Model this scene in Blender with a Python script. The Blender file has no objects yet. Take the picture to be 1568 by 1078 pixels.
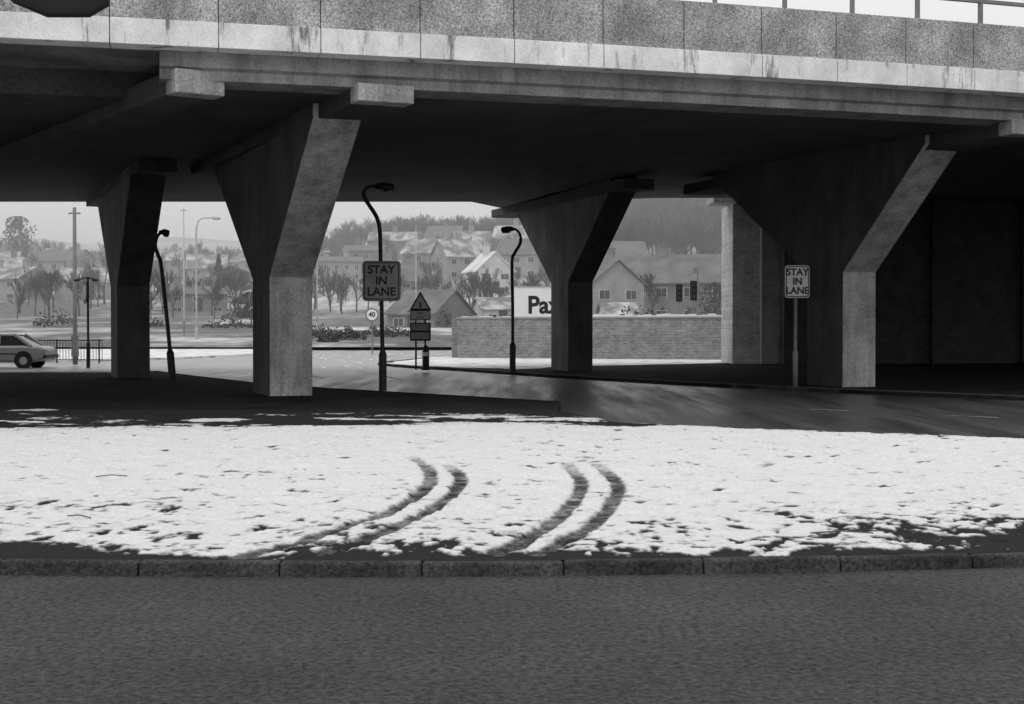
import bpy, bmesh, math, random
import numpy as np
from mathutils import Vector, Matrix
random.seed(7); np.random.seed(7)
C=bpy.context; scene=C.scene
F=2178.0; EYE=1.6; HZ=503.0
def gx(px,D): return (px-784.0)/F*D
def gz(py,D): return EYE+(HZ-py)/F*D
# ------------------------------------------------------------------ materials
def new_mat(name):
    m=bpy.data.materials.new(name); m.use_nodes=True
    nt=m.node_tree; b=nt.nodes['Principled BSDF']
    b.inputs['Specular IOR Level'].default_value=0.3
    return m,nt,b
def g(v): return (v,v,v,1)
def mat(name,c1,c2=None,scale=3.0,rough=0.85,bump=0.0,bscale=60,stretch=(1,1,1),grain=0.0,gscale=90,spec=0.3,lo=0.35,hi=0.65,bdist=0.02):
    m,nt,b=new_mat(name); N=nt.nodes; L=nt.links
    if c2 is None: c2=c1*0.75
    tc=N.new('ShaderNodeTexCoord'); mp=N.new('ShaderNodeMapping'); mp.inputs['Scale'].default_value=stretch
    L.new(tc.outputs['Object'],mp.inputs['Vector'])
    n=N.new('ShaderNodeTexNoise'); n.inputs['Scale'].default_value=scale; n.inputs['Detail'].default_value=8; n.inputs['Roughness'].default_value=0.62
    L.new(mp.outputs[0],n.inputs['Vector'])
    r=N.new('ShaderNodeValToRGB'); r.color_ramp.elements[0].position=lo; r.color_ramp.elements[1].position=hi
    r.color_ramp.elements[0].color=g(c2); r.color_ramp.elements[1].color=g(c1)
    L.new(n.outputs['Fac'],r.inputs['Fac'])
    out=r.outputs['Color']
    if grain>0:
        n2=N.new('ShaderNodeTexNoise'); n2.inputs['Scale'].default_value=gscale; n2.inputs['Detail'].default_value=3; n2.inputs['Roughness'].default_value=0.7
        L.new(tc.outputs['Object'],n2.inputs['Vector'])
        mr=N.new('ShaderNodeMapRange'); mr.inputs['From Min'].default_value=0.35; mr.inputs['From Max'].default_value=0.65
        mr.inputs['To Min'].default_value=1-grain; mr.inputs['To Max'].default_value=1+grain
        L.new(n2.outputs['Fac'],mr.inputs['Value'])
        mx=N.new('ShaderNodeVectorMath'); mx.operation='SCALE'
        L.new(out,mx.inputs[0]); L.new(mr.outputs[0],mx.inputs['Scale']); out=mx.outputs[0]
    L.new(out,b.inputs['Base Color'])
    b.inputs['Roughness'].default_value=rough; b.inputs['Specular IOR Level'].default_value=spec
    if bump>0:
        n3=N.new('ShaderNodeTexNoise'); n3.inputs['Scale'].default_value=bscale; n3.inputs['Detail'].default_value=5
        L.new(tc.outputs['Object'],n3.inputs['Vector'])
        bp=N.new('ShaderNodeBump'); bp.inputs['Strength'].default_value=bump; bp.inputs['Distance'].default_value=bdist
        L.new(n3.outputs['Fac'],bp.inputs['Height']); L.new(bp.outputs[0],b.inputs['Normal'])
    return m
def streaked(name,c1,c2,scale,stretch,cs=0.5,grain=0.15,gscale=50,streak_lo=0.45,streak_hi=0.7,bump=0.3,rough=0.9):
    """weathered concrete: blotches + vertical run-off stains + grain"""
    m=mat(name,c1,c2,scale,rough,bump,gscale,(1,1,1),grain,gscale)
    nt=m.node_tree;N=nt.nodes;L=nt.links;b=N['Principled BSDF']
    src=b.inputs['Base Color'].links[0].from_socket
    tc=[n for n in N if n.type=='TEX_COORD'][0]
    mp=N.new('ShaderNodeMapping'); mp.inputs['Scale'].default_value=stretch; L.new(tc.outputs['Object'],mp.inputs['Vector'])
    n=N.new('ShaderNodeTexNoise'); n.inputs['Scale'].default_value=1.0; n.inputs['Detail'].default_value=6; n.inputs['Roughness'].default_value=0.7
    L.new(mp.outputs[0],n.inputs['Vector'])
    mr=N.new('ShaderNodeMapRange'); mr.inputs['From Min'].default_value=streak_lo; mr.inputs['From Max'].default_value=streak_hi
    mr.inputs['To Min'].default_value=1.0; mr.inputs['To Max'].default_value=cs
    L.new(n.outputs['Fac'],mr.inputs['Value'])
    mx=N.new('ShaderNodeVectorMath'); mx.operation='SCALE'; L.new(src,mx.inputs[0]); L.new(mr.outputs[0],mx.inputs['Scale'])
    L.new(mx.outputs[0],b.inputs['Base Color'])
    return m
def brick_mat(name,c1,c2,mortar,along=(1,0),blot=(0.6,1.3)):
    m,nt,b=new_mat(name);N=nt.nodes;L=nt.links
    tc=N.new('ShaderNodeTexCoord'); sx=N.new('ShaderNodeSeparateXYZ'); cx=N.new('ShaderNodeCombineXYZ')
    L.new(tc.outputs['Object'],sx.inputs[0])
    dt=N.new('ShaderNodeVectorMath'); dt.operation='DOT_PRODUCT'; dt.inputs[1].default_value=(along[0],along[1],0); L.new(tc.outputs['Object'],dt.inputs[0])
    L.new(dt.outputs['Value'],cx.inputs['X']); L.new(sx.outputs['Z'],cx.inputs['Y'])
    br=N.new('ShaderNodeTexBrick'); br.inputs['Scale'].default_value=1.0
    br.inputs['Brick Width'].default_value=0.225; br.inputs['Row Height'].default_value=0.075; br.inputs['Mortar Size'].default_value=0.010
    br.inputs['Color1'].default_value=g(c1); br.inputs['Color2'].default_value=g(c2); br.inputs['Mortar'].default_value=g(mortar)
    L.new(cx.outputs[0],br.inputs['Vector'])
    n=N.new('ShaderNodeTexNoise'); n.inputs['Scale'].default_value=1.6; n.inputs['Detail'].default_value=9; n.inputs['Roughness'].default_value=0.75; L.new(tc.outputs['Object'],n.inputs['Vector'])
    mr=N.new('ShaderNodeMapRange'); mr.inputs['From Min'].default_value=0.3; mr.inputs['From Max'].default_value=0.7; mr.inputs['To Min'].default_value=blot[0]; mr.inputs['To Max'].default_value=blot[1]
    L.new(n.outputs['Fac'],mr.inputs['Value'])
    mx=N.new('ShaderNodeVectorMath'); mx.operation='SCALE'; L.new(br.outputs['Color'],mx.inputs[0]); L.new(mr.outputs[0],mx.inputs['Scale'])
    L.new(mx.outputs[0],b.inputs['Base Color']); b.inputs['Roughness'].default_value=0.9
    return m
M={}
M['parapet']=streaked('exposed_aggregate',0.46,0.25,1.2,(1.3,1.3,0.35),0.6,0.6,30,0.46,0.72,0.5)
M['band']=streaked('cast_band_concrete',0.85,0.62,1.5,(3.0,3.0,0.5),0.25,0.14,40,0.56,0.66,0.2)
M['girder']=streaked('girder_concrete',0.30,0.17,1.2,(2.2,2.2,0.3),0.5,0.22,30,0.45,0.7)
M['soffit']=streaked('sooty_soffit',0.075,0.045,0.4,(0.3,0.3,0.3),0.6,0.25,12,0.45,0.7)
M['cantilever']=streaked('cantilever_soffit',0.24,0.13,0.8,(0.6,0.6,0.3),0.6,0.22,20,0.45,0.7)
M['crosshead']=streaked('shaded_concrete',0.075,0.05,0.6,(0.6,0.6,0.3),0.6,0.25,15,0.45,0.7)  # under-deck beams painted dark as shade; open ends keep pale concrete
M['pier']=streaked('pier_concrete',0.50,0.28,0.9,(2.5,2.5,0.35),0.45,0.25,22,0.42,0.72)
M['pierside']=streaked('shaded_pier_concrete',0.09,0.055,0.7,(1.8,1.8,0.3),0.55,0.25,22,0.42,0.72)  # pier concrete with shade put into the colour
M['piermid']=streaked('half_lit_pier_concrete',0.17,0.10,0.7,(1.8,1.8,0.3),0.55,0.25,22,0.42,0.72)  # mid-tone copy: sky light painted onto the back-row pier sides
M['joint']=mat('joint_mortar',0.45,0.32,2,0.9)
M['abut']=brick_mat('abutment_brick',0.50,0.34,0.55)  # paler copy: daylight beyond the deck put into the brick colour
M['abutdark']=brick_mat('shaded_brick',0.06,0.04,0.055)  # dark copy of the abutment brick, under-deck shade painted in
M['wall']=brick_mat('wall_brick',0.24,0.13,0.36,(0.946,-0.324),(0.6,1.4))
M['asphalt']=mat('asphalt',0.062,0.036,0.35,0.85,0.6,60,grain=0.6,gscale=26,bdist=0.012,spec=0.2)
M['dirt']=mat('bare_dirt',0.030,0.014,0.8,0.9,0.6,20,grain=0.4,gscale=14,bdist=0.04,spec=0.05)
M['snowp']=mat('trodden_snow',0.74,0.36,0.9,0.8,0.4,8,lo=0.36,hi=0.52)
M['snow']=mat('snow',0.8,0.7,2,0.8,0.3,10)
M['kerb']=mat('kerb_concrete',0.065,0.025,2.2,0.9,0.5,50,grain=0.5,gscale=35,spec=0.1)
M['kerb2']=mat('wet_kerb',0.09,0.05,2.5,0.7)
M['blk']=mat('black_paint',0.02,0.012,4,0.5)
M['grey']=mat('galvanised_steel',0.22,0.16,4,0.5)
M['pale']=mat('pale_steel',0.45,0.38,4,0.6)
M['white']=mat('white_paint',0.78,0.68,3,0.6)
M['marking']=mat('worn_marking_paint',0.3,0.07,3,0.6)
M['signgrey']=mat('sign_face_grey',0.33,0.24,3,0.6)  # greyer version of the sign face tone
M['signwhite']=mat('sign_face',0.66,0.55,3,0.6)
M['glass']=mat('window_glass',0.05,0.03,2,0.15,spec=0.6)
M['carpaint']=mat('car_paint',0.25,0.22,2,0.3,spec=0.6)
M['tyre']=mat('tyre',0.02,0.015,5,0.8)
M['twig']=mat('twigs',0.10,0.07,0.1,0.9)
M['twigfar']=mat('woodland_twigs',0.07,0.045,0.05,0.9)
M['conifer']=mat('conifer',0.06,0.03,0.5,0.9)
M['bush']=mat('bush_leaves',0.07,0.03,1.5,0.9)
M['hbrick']=mat('house_brick',0.24,0.15,0.5,0.9)
M['hpale']=mat('house_render',0.7,0.55,0.5,0.9)
M['hmid']=mat('house_midtone',0.36,0.25,0.5,0.9)
M['roof']=mat('slate_roof',0.18,0.11,0.6,0.8)
M['roofthaw']=mat('thawing_snow_roof',0.55,0.17,0.45,0.8,lo=0.44,hi=0.62)
M['roofsnow']=mat('snowy_roof',0.75,0.4,0.5,0.8,lo=0.36,hi=0.5)
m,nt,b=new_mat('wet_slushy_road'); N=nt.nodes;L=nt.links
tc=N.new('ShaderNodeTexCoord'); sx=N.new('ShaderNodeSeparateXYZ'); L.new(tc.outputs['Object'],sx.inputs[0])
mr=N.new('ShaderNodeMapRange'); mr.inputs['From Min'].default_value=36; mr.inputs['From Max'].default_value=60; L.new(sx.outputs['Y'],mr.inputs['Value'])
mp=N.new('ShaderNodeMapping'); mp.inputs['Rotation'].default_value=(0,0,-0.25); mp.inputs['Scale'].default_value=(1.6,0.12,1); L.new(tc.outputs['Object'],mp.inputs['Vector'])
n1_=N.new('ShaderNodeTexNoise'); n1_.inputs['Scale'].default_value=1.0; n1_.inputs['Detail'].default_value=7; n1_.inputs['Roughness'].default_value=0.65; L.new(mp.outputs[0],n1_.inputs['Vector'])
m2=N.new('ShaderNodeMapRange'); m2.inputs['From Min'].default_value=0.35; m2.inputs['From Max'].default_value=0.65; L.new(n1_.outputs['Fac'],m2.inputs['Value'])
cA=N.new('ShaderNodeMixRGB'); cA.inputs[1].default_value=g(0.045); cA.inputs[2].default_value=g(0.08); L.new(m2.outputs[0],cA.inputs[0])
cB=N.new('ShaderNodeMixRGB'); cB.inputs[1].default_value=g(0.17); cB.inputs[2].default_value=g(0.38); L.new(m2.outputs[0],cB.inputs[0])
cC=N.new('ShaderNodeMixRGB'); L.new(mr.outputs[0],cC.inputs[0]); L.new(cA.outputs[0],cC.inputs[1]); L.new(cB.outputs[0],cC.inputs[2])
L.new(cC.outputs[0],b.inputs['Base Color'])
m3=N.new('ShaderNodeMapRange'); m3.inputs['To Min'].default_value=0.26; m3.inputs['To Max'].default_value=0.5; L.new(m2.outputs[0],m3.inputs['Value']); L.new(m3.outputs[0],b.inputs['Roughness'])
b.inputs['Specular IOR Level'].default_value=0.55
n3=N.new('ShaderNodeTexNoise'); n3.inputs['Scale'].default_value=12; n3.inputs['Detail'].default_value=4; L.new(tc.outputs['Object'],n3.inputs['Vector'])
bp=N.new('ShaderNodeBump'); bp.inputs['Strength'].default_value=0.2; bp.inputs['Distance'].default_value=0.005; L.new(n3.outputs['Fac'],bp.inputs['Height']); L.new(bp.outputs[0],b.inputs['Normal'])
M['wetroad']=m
# ------------------------------------------------------------------ helpers
def link(o): scene.collection.objects.link(o); return o
def empty(name,loc=(0,0,0)):
    e=bpy.data.objects.new(name,None); e.location=loc; e.empty_display_size=0.2; link(e); return e
def par(o,p):
    if p is not None:
        o.parent=p; o.matrix_parent_inverse=Matrix.Translation(p.location).inverted()
    return o
def mesh(name,v,f,m=None,parent=None,smooth=False,recalc=True):
    me=bpy.data.meshes.new(name); me.from_pydata([tuple(a) for a in v],[],f); me.update()
    if recalc:
        bm=bmesh.new(); bm.from_mesh(me); bmesh.ops.recalc_face_normals(bm,faces=bm.faces); bm.to_mesh(me); bm.free()
    if smooth:
        for p in me.polygons: p.use_smooth=True
    o=bpy.data.objects.new(name,me); link(o)
    if m: me.materials.append(m)
    return par(o,parent)
class MB:
    def __init__(s): s.v=[]; s.f=[]
    def add(s,v,f):
        b=len(s.v); s.v+= [tuple(a) for a in v]; s.f+=[tuple(i+b for i in q) for q in f]
    def box(s,c,sz,rz=0,piv=None):
        cx,cy,cz=c; x,y,z=[a/2 for a in sz]; ca,sa=math.cos(rz),math.sin(rz)
        v=[]
        for dz in(-z,z):
            for dx,dy in((-x,-y),(x,-y),(x,y),(-x,y)):
                v.append((cx+dx*ca-dy*sa,cy+dx*sa+dy*ca,cz+dz))
        s.add(v,[(0,3,2,1),(4,5,6,7),(0,1,5,4),(1,2,6,5),(2,3,7,6),(3,0,4,7)])
    def hexa(s,b,t):
        s.add(list(b)+list(t),[(0,3,2,1),(4,5,6,7),(0,1,5,4),(1,2,6,5),(2,3,7,6),(3,0,4,7)])
    def tube(s,pts,rad,n=10,cap=True):
        pts=[Vector(p) for p in pts]
        if not hasattr(rad,'__len__'): rad=[rad]*len(pts)
        rings=[]
        for i,p in enumerate(pts):
            d=(pts[min(i+1,len(pts)-1)]-pts[max(i-1,0)]).normalized()
            up=Vector((0,1,0)) if abs(d.y)<0.9 else Vector((1,0,0))
            a=d.cross(up).normalized(); b=d.cross(a).normalized()
            rings.append([p+(a*math.cos(2*math.pi*k/n)+b*math.sin(2*math.pi*k/n))*rad[i] for k in range(n)])
        v=[q for r in rings for q in r]; f=[]
        for i in range(len(pts)-1):
            for k in range(n):
                f.append((i*n+k,i*n+(k+1)%n,(i+1)*n+(k+1)%n,(i+1)*n+k))
        if cap: f.append(tuple(range(n))[::-1]); f.append(tuple((len(pts)-1)*n+k for k in range(n)))
        s.add(v,f)
    def obj(s,name,m,parent=None,smooth=False,bevel=0):
        o=mesh(name,s.v,s.f,m,parent,smooth)
        if bevel:
            b=o.modifiers.new('bevel','BEVEL'); b.width=bevel; b.segments=2; b.limit_method='ANGLE'
        return o
def smooth_pts(pts,n=6):
    pts=[Vector(p) for p in pts]; out=[]
    for i in range(len(pts)-1):
        p0=pts[max(i-1,0)];p1=pts[i];p2=pts[i+1];p3=pts[min(i+2,len(pts)-1)]
        for k in range(n):
            t=k/n
            out.append(0.5*((2*p1)+(-p0+p2)*t+(2*p0-5*p1+4*p2-p3)*t*t+(-p0+3*p1-3*p2+p3)*t**3))
    out.append(pts[-1]); return out
def sheet(name,pts,z,m,parent=None,kerb=None):
    """flat polygon with side skirt down to the road"""
    n=len(pts); v=[(x,y,z) for x,y in pts]+[(x,y,-0.05) for x,y in pts]
    f=[tuple(range(n))]+[(i,(i+1)%n,(i+1)%n+n,i+n) for i in range(n)]
    return mesh(name,v,f,m,parent)
def interp(x,xs,ys): return float(np.interp(x,xs,ys))
def text(name,body,size,loc,rz,m,parent,bold=0.0,sx=1.0):
    cu=bpy.data.curves.new(name,'FONT'); cu.body=body; cu.size=size; cu.align_x='CENTER'; cu.align_y='CENTER'; cu.extrude=0.004; cu.offset=bold; cu.space_line=0.95
    o=bpy.data.objects.new(name,cu); link(o)
    mat4=Matrix.Translation(loc)@Matrix.Rotation(rz,4,'Z')@Matrix.Rotation(math.pi/2,4,'X')@Matrix.Diagonal((sx,1,1,1))
    dg=C.evaluated_depsgraph_get(); me=bpy.data.meshes.new_from_object(o.evaluated_get(dg)); me.transform(mat4)
    bpy.data.objects.remove(o)
    o=bpy.data.objects.new(name,me); link(o); me.materials.clear(); me.materials.append(m); return par(o,parent)
# value noise
_T=np.random.rand(512,512)
def vn(x,y,s,seed=0):
    x=np.asarray(x)/s+seed*37.7+500; y=np.asarray(y)/s+seed*91.3+500
    xi=np.floor(x).astype(int); yi=np.floor(y).astype(int); fx=x-xi; fy=y-yi
    fx=fx*fx*(3-2*fx); fy=fy*fy*(3-2*fy)
    a=_T[xi%512,yi%512];b=_T[(xi+1)%512,yi%512];c=_T[xi%512,(yi+1)%512];d=_T[(xi+1)%512,(yi+1)%512]
    return (a*(1-fx)+b*fx)*(1-fy)+(c*(1-fx)+d*fx)*fy
def fbm(x,y,s,seed=0,o=4,gain=0.55):
    r=0;a=1;t=0
    for i in range(o): r=r+a*(vn(x,y,s/2**i,seed+i*3)-0.5); t+=a*a; a*=gain
    return r/math.sqrt(t)/0.24      # ~unit std
def sst(a,b,x):
    t=np.clip((x-a)/(b-a),0,1); return t*t*(3-2*t)
# ------------------------------------------------------------------ ground sheets
mesh('ground',[(-3000,-300,-0.03),(3000,-300,-0.03),(3000,4000,-0.03),(-3000,4000,-0.03)],[(0,1,2,3)],M['snowp'])
def kerbY(x):
    x=np.asarray(x,float); d=np.clip(np.abs(x+1.2),0,16); return 9.1+0.0175*d*d+np.maximum(np.abs(x+1.2)-16,0)*0.55
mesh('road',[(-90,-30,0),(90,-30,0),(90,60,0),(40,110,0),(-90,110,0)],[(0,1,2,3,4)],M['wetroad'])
xs=np.linspace(-60,60,121)
v=[];f=[]
for i,x in enumerate(xs):
    v+=[(x,-20,0.004),(x,float(kerbY(x))+0.05,0.004)]
    if i: f.append((2*i-2,2*i,2*i+1,2*i-1))
mesh('near_carriageway',v,f,M['asphalt'])
kb=MB(); x=-30.0
while x<30:
    a=x+0.003; b=x+0.9
    ya,yb=float(kerbY(a)),float(kerbY(b)); ln=math.hypot(b-a,yb-ya); x2=x+0.915*(b-a)/ln
    b=x2-0.003; yb=float(kerbY(b)); z=0.095+random.uniform(-0.006,0.004); o1=random.uniform(-.006,.006)
    kb.hexa([(a,ya+o1,-0.02),(b,yb+o1,-0.02),(b,yb+0.125,-0.02),(a,ya+0.125,-0.02)],
            [(a,ya+o1+0.02,z),(b,yb+o1+0.02,z),(b,yb+0.125,z),(a,ya+0.125,z)])
    x=x2
kb.obj('kerb',M['kerb'],bevel=0.016)
farX=[-60,0.7,1.0,1.7,4.05,7.0,12,25,60]; farY=[26.5,26.5,25.6,22.9,21.25,19.55,19.0,18.8,18.8]
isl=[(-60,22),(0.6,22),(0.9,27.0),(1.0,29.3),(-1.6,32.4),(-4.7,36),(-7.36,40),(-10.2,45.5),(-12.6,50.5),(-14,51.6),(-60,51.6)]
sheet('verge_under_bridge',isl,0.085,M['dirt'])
def kerbline(name,pts,z,m=M['kerb2'],w=0.14):
    k=MB()
    for (a,b) in zip(pts[:-1],pts[1:]):
        a=Vector((a[0],a[1],0));b=Vector((b[0],b[1],0)); L=(b-a).length; n=max(1,int(L/0.92)); d=(b-a)/n; nr=Vector((-d.y,d.x,0)).normalized()*w
        for i in range(n):
            p=a+d*(i+0.01); q=a+d*(i+0.99)
            k.hexa([p+Vector((0,0,-.03)),q+Vector((0,0,-.03)),q+nr+Vector((0,0,-.03)),p+nr+Vector((0,0,-.03))],
                   [p+Vector((0,0,z)),q+Vector((0,0,z)),q+nr+Vector((0,0,z)),p+nr+Vector((0,0,z))])
    return k.obj(name,m)
kerbline('island_kerb',isl[2:10],0.10,M['dirt'])
far_isl=[(-5.9,62.5),(-5.4,60.5),(-4.0,57),(-2.07,53.6),(1.2,46.5),(4.9,40),(7.5,36),(11.2,31.6),(16,28.3),(25,25.8),(40,24.8),(60,24.5),(60,90),(-1,90),(-4.0,78),(-5.6,66)]
sheet('far_verge',far_isl,0.09,M['dirt'])
kerbline('far_kerb',[far_isl[-1]]+far_isl[0:12],0.11)
# fine snowy verge
NY=440
xg=np.concatenate([np.linspace(-26,-9,120,endpoint=False),np.linspace(-9,9.5,900,endpoint=False),np.linspace(9.5,26,130)])
NX=len(xg)
t=np.linspace(0,1,NY); t=t*0.35+0.65*t**1.6
y0=kerbY(xg)+0.12; y1=np.interp(xg,farX,farY)
X=np.repeat(xg[:,None],NY,1); Y=y0[:,None]+t[None,:]*(y1-y0)[:,None]
d=Y-y0[:,None]
def G(px,py): D=1.48*F/(py-HZ); return (gx(px,D),D)
tracks=[([(300,858),(390,844),(460,828),(530,807),(600,779),(645,752),(660,732),(653,714),(628,699)],0.95),
        ([(455,856),(545,831),(620,800),(680,765),(704,742),(703,725),(686,712)],1.0),
        ([(725,856),(800,825),(850,795),(880,765),(891,742),(884,725),(866,711)],0.95),
        ([(790,856),(865,825),(915,795),(940,767),(947,744),(937,726),(908,711)],1.0)]
tr=np.zeros_like(X)
for pts,wgt in tracks:
    P=[G(*p) for p in pts]; P=smooth_pts([(a,b,0) for a,b in P],5)
    dist=np.full_like(X,9.0); al=np.zeros_like(X); N_=len(P)-1
    for i in range(N_):
        ax,ay=P[i].x,P[i].y; bx,by=P[i+1].x-ax,P[i+1].y-ay; L2=bx*bx+by*by+1e-9
        u=np.clip(((X-ax)*bx+(Y-ay)*by)/L2,0,1); dd=np.hypot(X-ax-u*bx,Y-ay-u*by)
        mk=dd<dist; al=np.where(mk,(i+u)/N_,al); dist=np.where(mk,dd,dist)
    fade=sst(1.0,0.8,al)*(0.8+0.2*sst(0.25,0.5,al))
    edge=dist+0.008*np.clip(fbm(X,Y,0.08,5,2),-2,2)
    wd=0.062+0.02*sst(0.4,0.05,al)
    tr=np.maximum(tr,wgt*sst(wd+0.03,wd-0.015,edge)*(0.35+0.65*fade))
n1=fbm(X,Y,0.40,1,4); n2=fbm(X,Y*0.75,0.12,11,3,0.75); n3=fbm(X,Y,2.2,21,3)
z=0.5*n1+0.85*n2+0.4*n3
thr=np.full_like(X,2.6)
thr-=0.95*sst(7.0,1.5,d)
thr-=0.95*sst(2.0,0.5,d)
thr-=2.2*sst(0.30,0.0,d)
thr-=1.0*sst(0.8,2.6,X)*sst(3.4,0.6,d)
thr-=1.0*sst(2.2,3.6,X)*sst(2.5,0.8,d)*sst(-0.2,0.7,d)
thr-=1.1*sst(-2.4,-3.2,X)*sst(1.0,0.3,d)
fe=y1[:,None]-Y
ed=21.7-0.4*sst(-2,-7,X)+0.9*sst(-3,0,X)*sst(2,0,X)
ed=np.where(X>1.2,np.minimum(ed,y1[:,None]-0.35),ed)
far=sst(-1.1,0.7,Y-ed)
thr=thr-far*3.8
thr+=sst(0.6,1.5,Y-ed)*(1.2)*sst(-4,-1,X)*sst(26.4,24.5,Y)
thr-=sst(24.8,26.0,Y)*3
z_s=z*(1-far)+far*(0.8*fbm(X*0.45,Y,0.5,31,4)+0.4*n1+0.4*n2)
bare=1/(1+np.exp(-(z_s-thr)*4.5))
for (cx,cy,rx,ry) in ((-4.85,23.4,0.55,0.42),(-2.9,23.6,0.5,0.14),(-8.6,22.9,1.2,0.2),(-8.7,26.0,0.5,0.3)):
    e=((X-cx)/rx)**2+((Y-cy)/ry)**2+0.35*n1; bare=bare*sst(0.55,1.1,e)
tread=0.5+0.5*np.sin((X*0.6+Y)*55)
tb=tr*(0.47+0.10*n2+0.06*tread+0.20*sst(2.4,0.3,d))
bare=np.clip(np.maximum(bare,tb),0,1)
h=0.034*(1-bare)+0.006*n2*(1-0.7*tr)+0.009*n1*(1-0.7*tr)-0.010*tr+0.012*n3
h=np.where(far>0.9,h*0.5,h)
Z=0.090+h*sst(0.0,0.08,d)*sst(-0.01,0.1,fe)
rng=np.random.RandomState(5)
for k in range(1800):
    cx=rng.uniform(-8,9); cy=9.5+rng.rand()**1.4*12; a=rng.normal(0.15,0.5); i0=np.searchsorted(xg,cx-0.3); i1=np.searchsorted(xg,cx+0.3)
    if i1<=i0: continue
    sz=rng.uniform(0.4,1.1)
    sx_=X[i0:i1]-cx; sy_=Y[i0:i1]-cy; u=sx_*math.cos(a)+sy_*math.sin(a); w=-sx_*math.sin(a)+sy_*math.cos(a)
    q=np.exp(-((u/(0.10*sz))**2+(w/(0.045*sz))**2)**1.5)
    Z[i0:i1]-=0.024*q*rng.uniform(0.4,1); bare[i0:i1]=np.maximum(bare[i0:i1],q*rng.choice([0.15,0.35,0.7],p=[.5,.35,.15]))
co=np.stack([X,Y,Z],-1).reshape(-1,3)
idx=np.arange(NX*NY).reshape(NX,NY)
q=np.stack([idx[:-1,:-1],idx[1:,:-1],idx[1:,1:],idx[:-1,1:]],-1).reshape(-1,4)
me=bpy.data.meshes.new('snowy_verge'); me.vertices.add(len(co)); me.vertices.foreach_set('co',co.ravel())
me.loops.add(q.size); me.loops.foreach_set('vertex_index',q.ravel().astype(np.int32)); me.polygons.add(len(q))
me.polygons.foreach_set('loop_start',np.arange(0,q.size,4,dtype=np.int32)); me.polygons.foreach_set('loop_total',np.full(len(q),4,dtype=np.int32))
me.update(calc_edges=True); me.validate()
at=me.attributes.new('bare','FLOAT','POINT'); at.data.foreach_set('value',bare.ravel().astype(np.float32))
me.polygons.foreach_set('use_smooth',np.ones(len(q),dtype=bool))
vg=bpy.data.objects.new('snowy_verge',me); link(vg)
m,nt,b=new_mat('snow_over_grass'); N=nt.nodes;L=nt.links
a=N.new('ShaderNodeAttribute'); a.attribute_name='bare'
tc=N.new('ShaderNodeTexCoord')
nn=N.new('ShaderNodeTexNoise'); nn.inputs['Scale'].default_value=24; nn.inputs['Detail'].default_value=6; nn.inputs['Roughness'].default_value=0.75; L.new(tc.outputs['Object'],nn.inputs['Vector'])
ad=N.new('ShaderNodeMath'); ad.operation='MULTIPLY_ADD'; L.new(nn.outputs['Fac'],ad.inputs[0]); ad.inputs[1].default_value=0.7; L.new(a.outputs['Fac'],ad.inputs[2])
r=N.new('ShaderNodeValToRGB'); r.color_ramp.elements[0].position=0.26; r.color_ramp.elements[0].color=g(0.80)
r.color_ramp.elements[1].position=1.0; r.color_ramp.elements[1].color=g(0.025)
e=r.color_ramp.elements.new(0.47); e.color=g(0.62)
e=r.color_ramp.elements.new(0.66); e.color=g(0.28)
e=r.color_ramp.elements.new(0.84); e.color=g(0.10)
L.new(ad.outputs[0],r.inputs['Fac']); L.new(r.outputs[0],b.inputs['Base Color']); b.inputs['Roughness'].default_value=0.85
bp=N.new('ShaderNodeBump'); bp.inputs['Strength'].default_value=0.8; bp.inputs['Distance'].default_value=0.025; L.new(nn.outputs['Fac'],bp.inputs['Height']); L.new(bp.outputs[0],b.inputs['Normal'])
b.inputs['Specular IOR Level'].default_value=0.1
me.materials.append(m)
k=MB()
for (px,py,l,an) in ((170,732,0.3,0.2),(120,795,0.25,-0.5),(1290,820,0.45,0.0)):
    x_,y_=G(px,py); k.tube([(x_-l/2*math.cos(an),y_-l/2*math.sin(an),0.135),(x_,y_,0.15),(x_+l/2*math.cos(an),y_+l/2*math.sin(an),0.135)],0.005,6)
k.obj('fallen_twigs',M['twig'])
def blob_sheet(name,pts,z,m,jit=0.25,sub=6):
    out=[];n=len(pts)
    for i in range(n):
        a=Vector(pts[i]);b2=Vector(pts[(i+1)%n])
        for k in range(sub):
            p=a.lerp(b2,k/sub); out.append((p.x+random.uniform(-jit,jit),p.y+random.uniform(-jit,jit)))
    return sheet(name,out,z,m)
blob_sheet('snow_verge',[(-5.5,62.3),(-5.0,60.2),(-3.6,57),(-1.6,54.6),(0.3,52.5),(2.2,56.5),(8,61),(14,66),(14,88),(-1,88),(-3.8,77),(-5.2,66)],0.10,M['snowp'],0.2)
blob_sheet('snow_verge',[(-34,48.6),(-13.4,48.9),(-12.6,50.2),(-13.4,51.2),(-34,51.4)],0.105,M['snowp'],0.15)
sheet('snow_verge',[(-90,67),(-21,67),(-17.5,74),(-15.8,82),(-15,92),(-16,112),(-90,112)],0.10,M['snowp'])
sheet('snow_verge',[(-90,112),(-14,108),(-3,104),(10,100),(40,96),(60,112),(40,125),(-90,125)],0.03,M['snowp'])
sl=MB()
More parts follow.
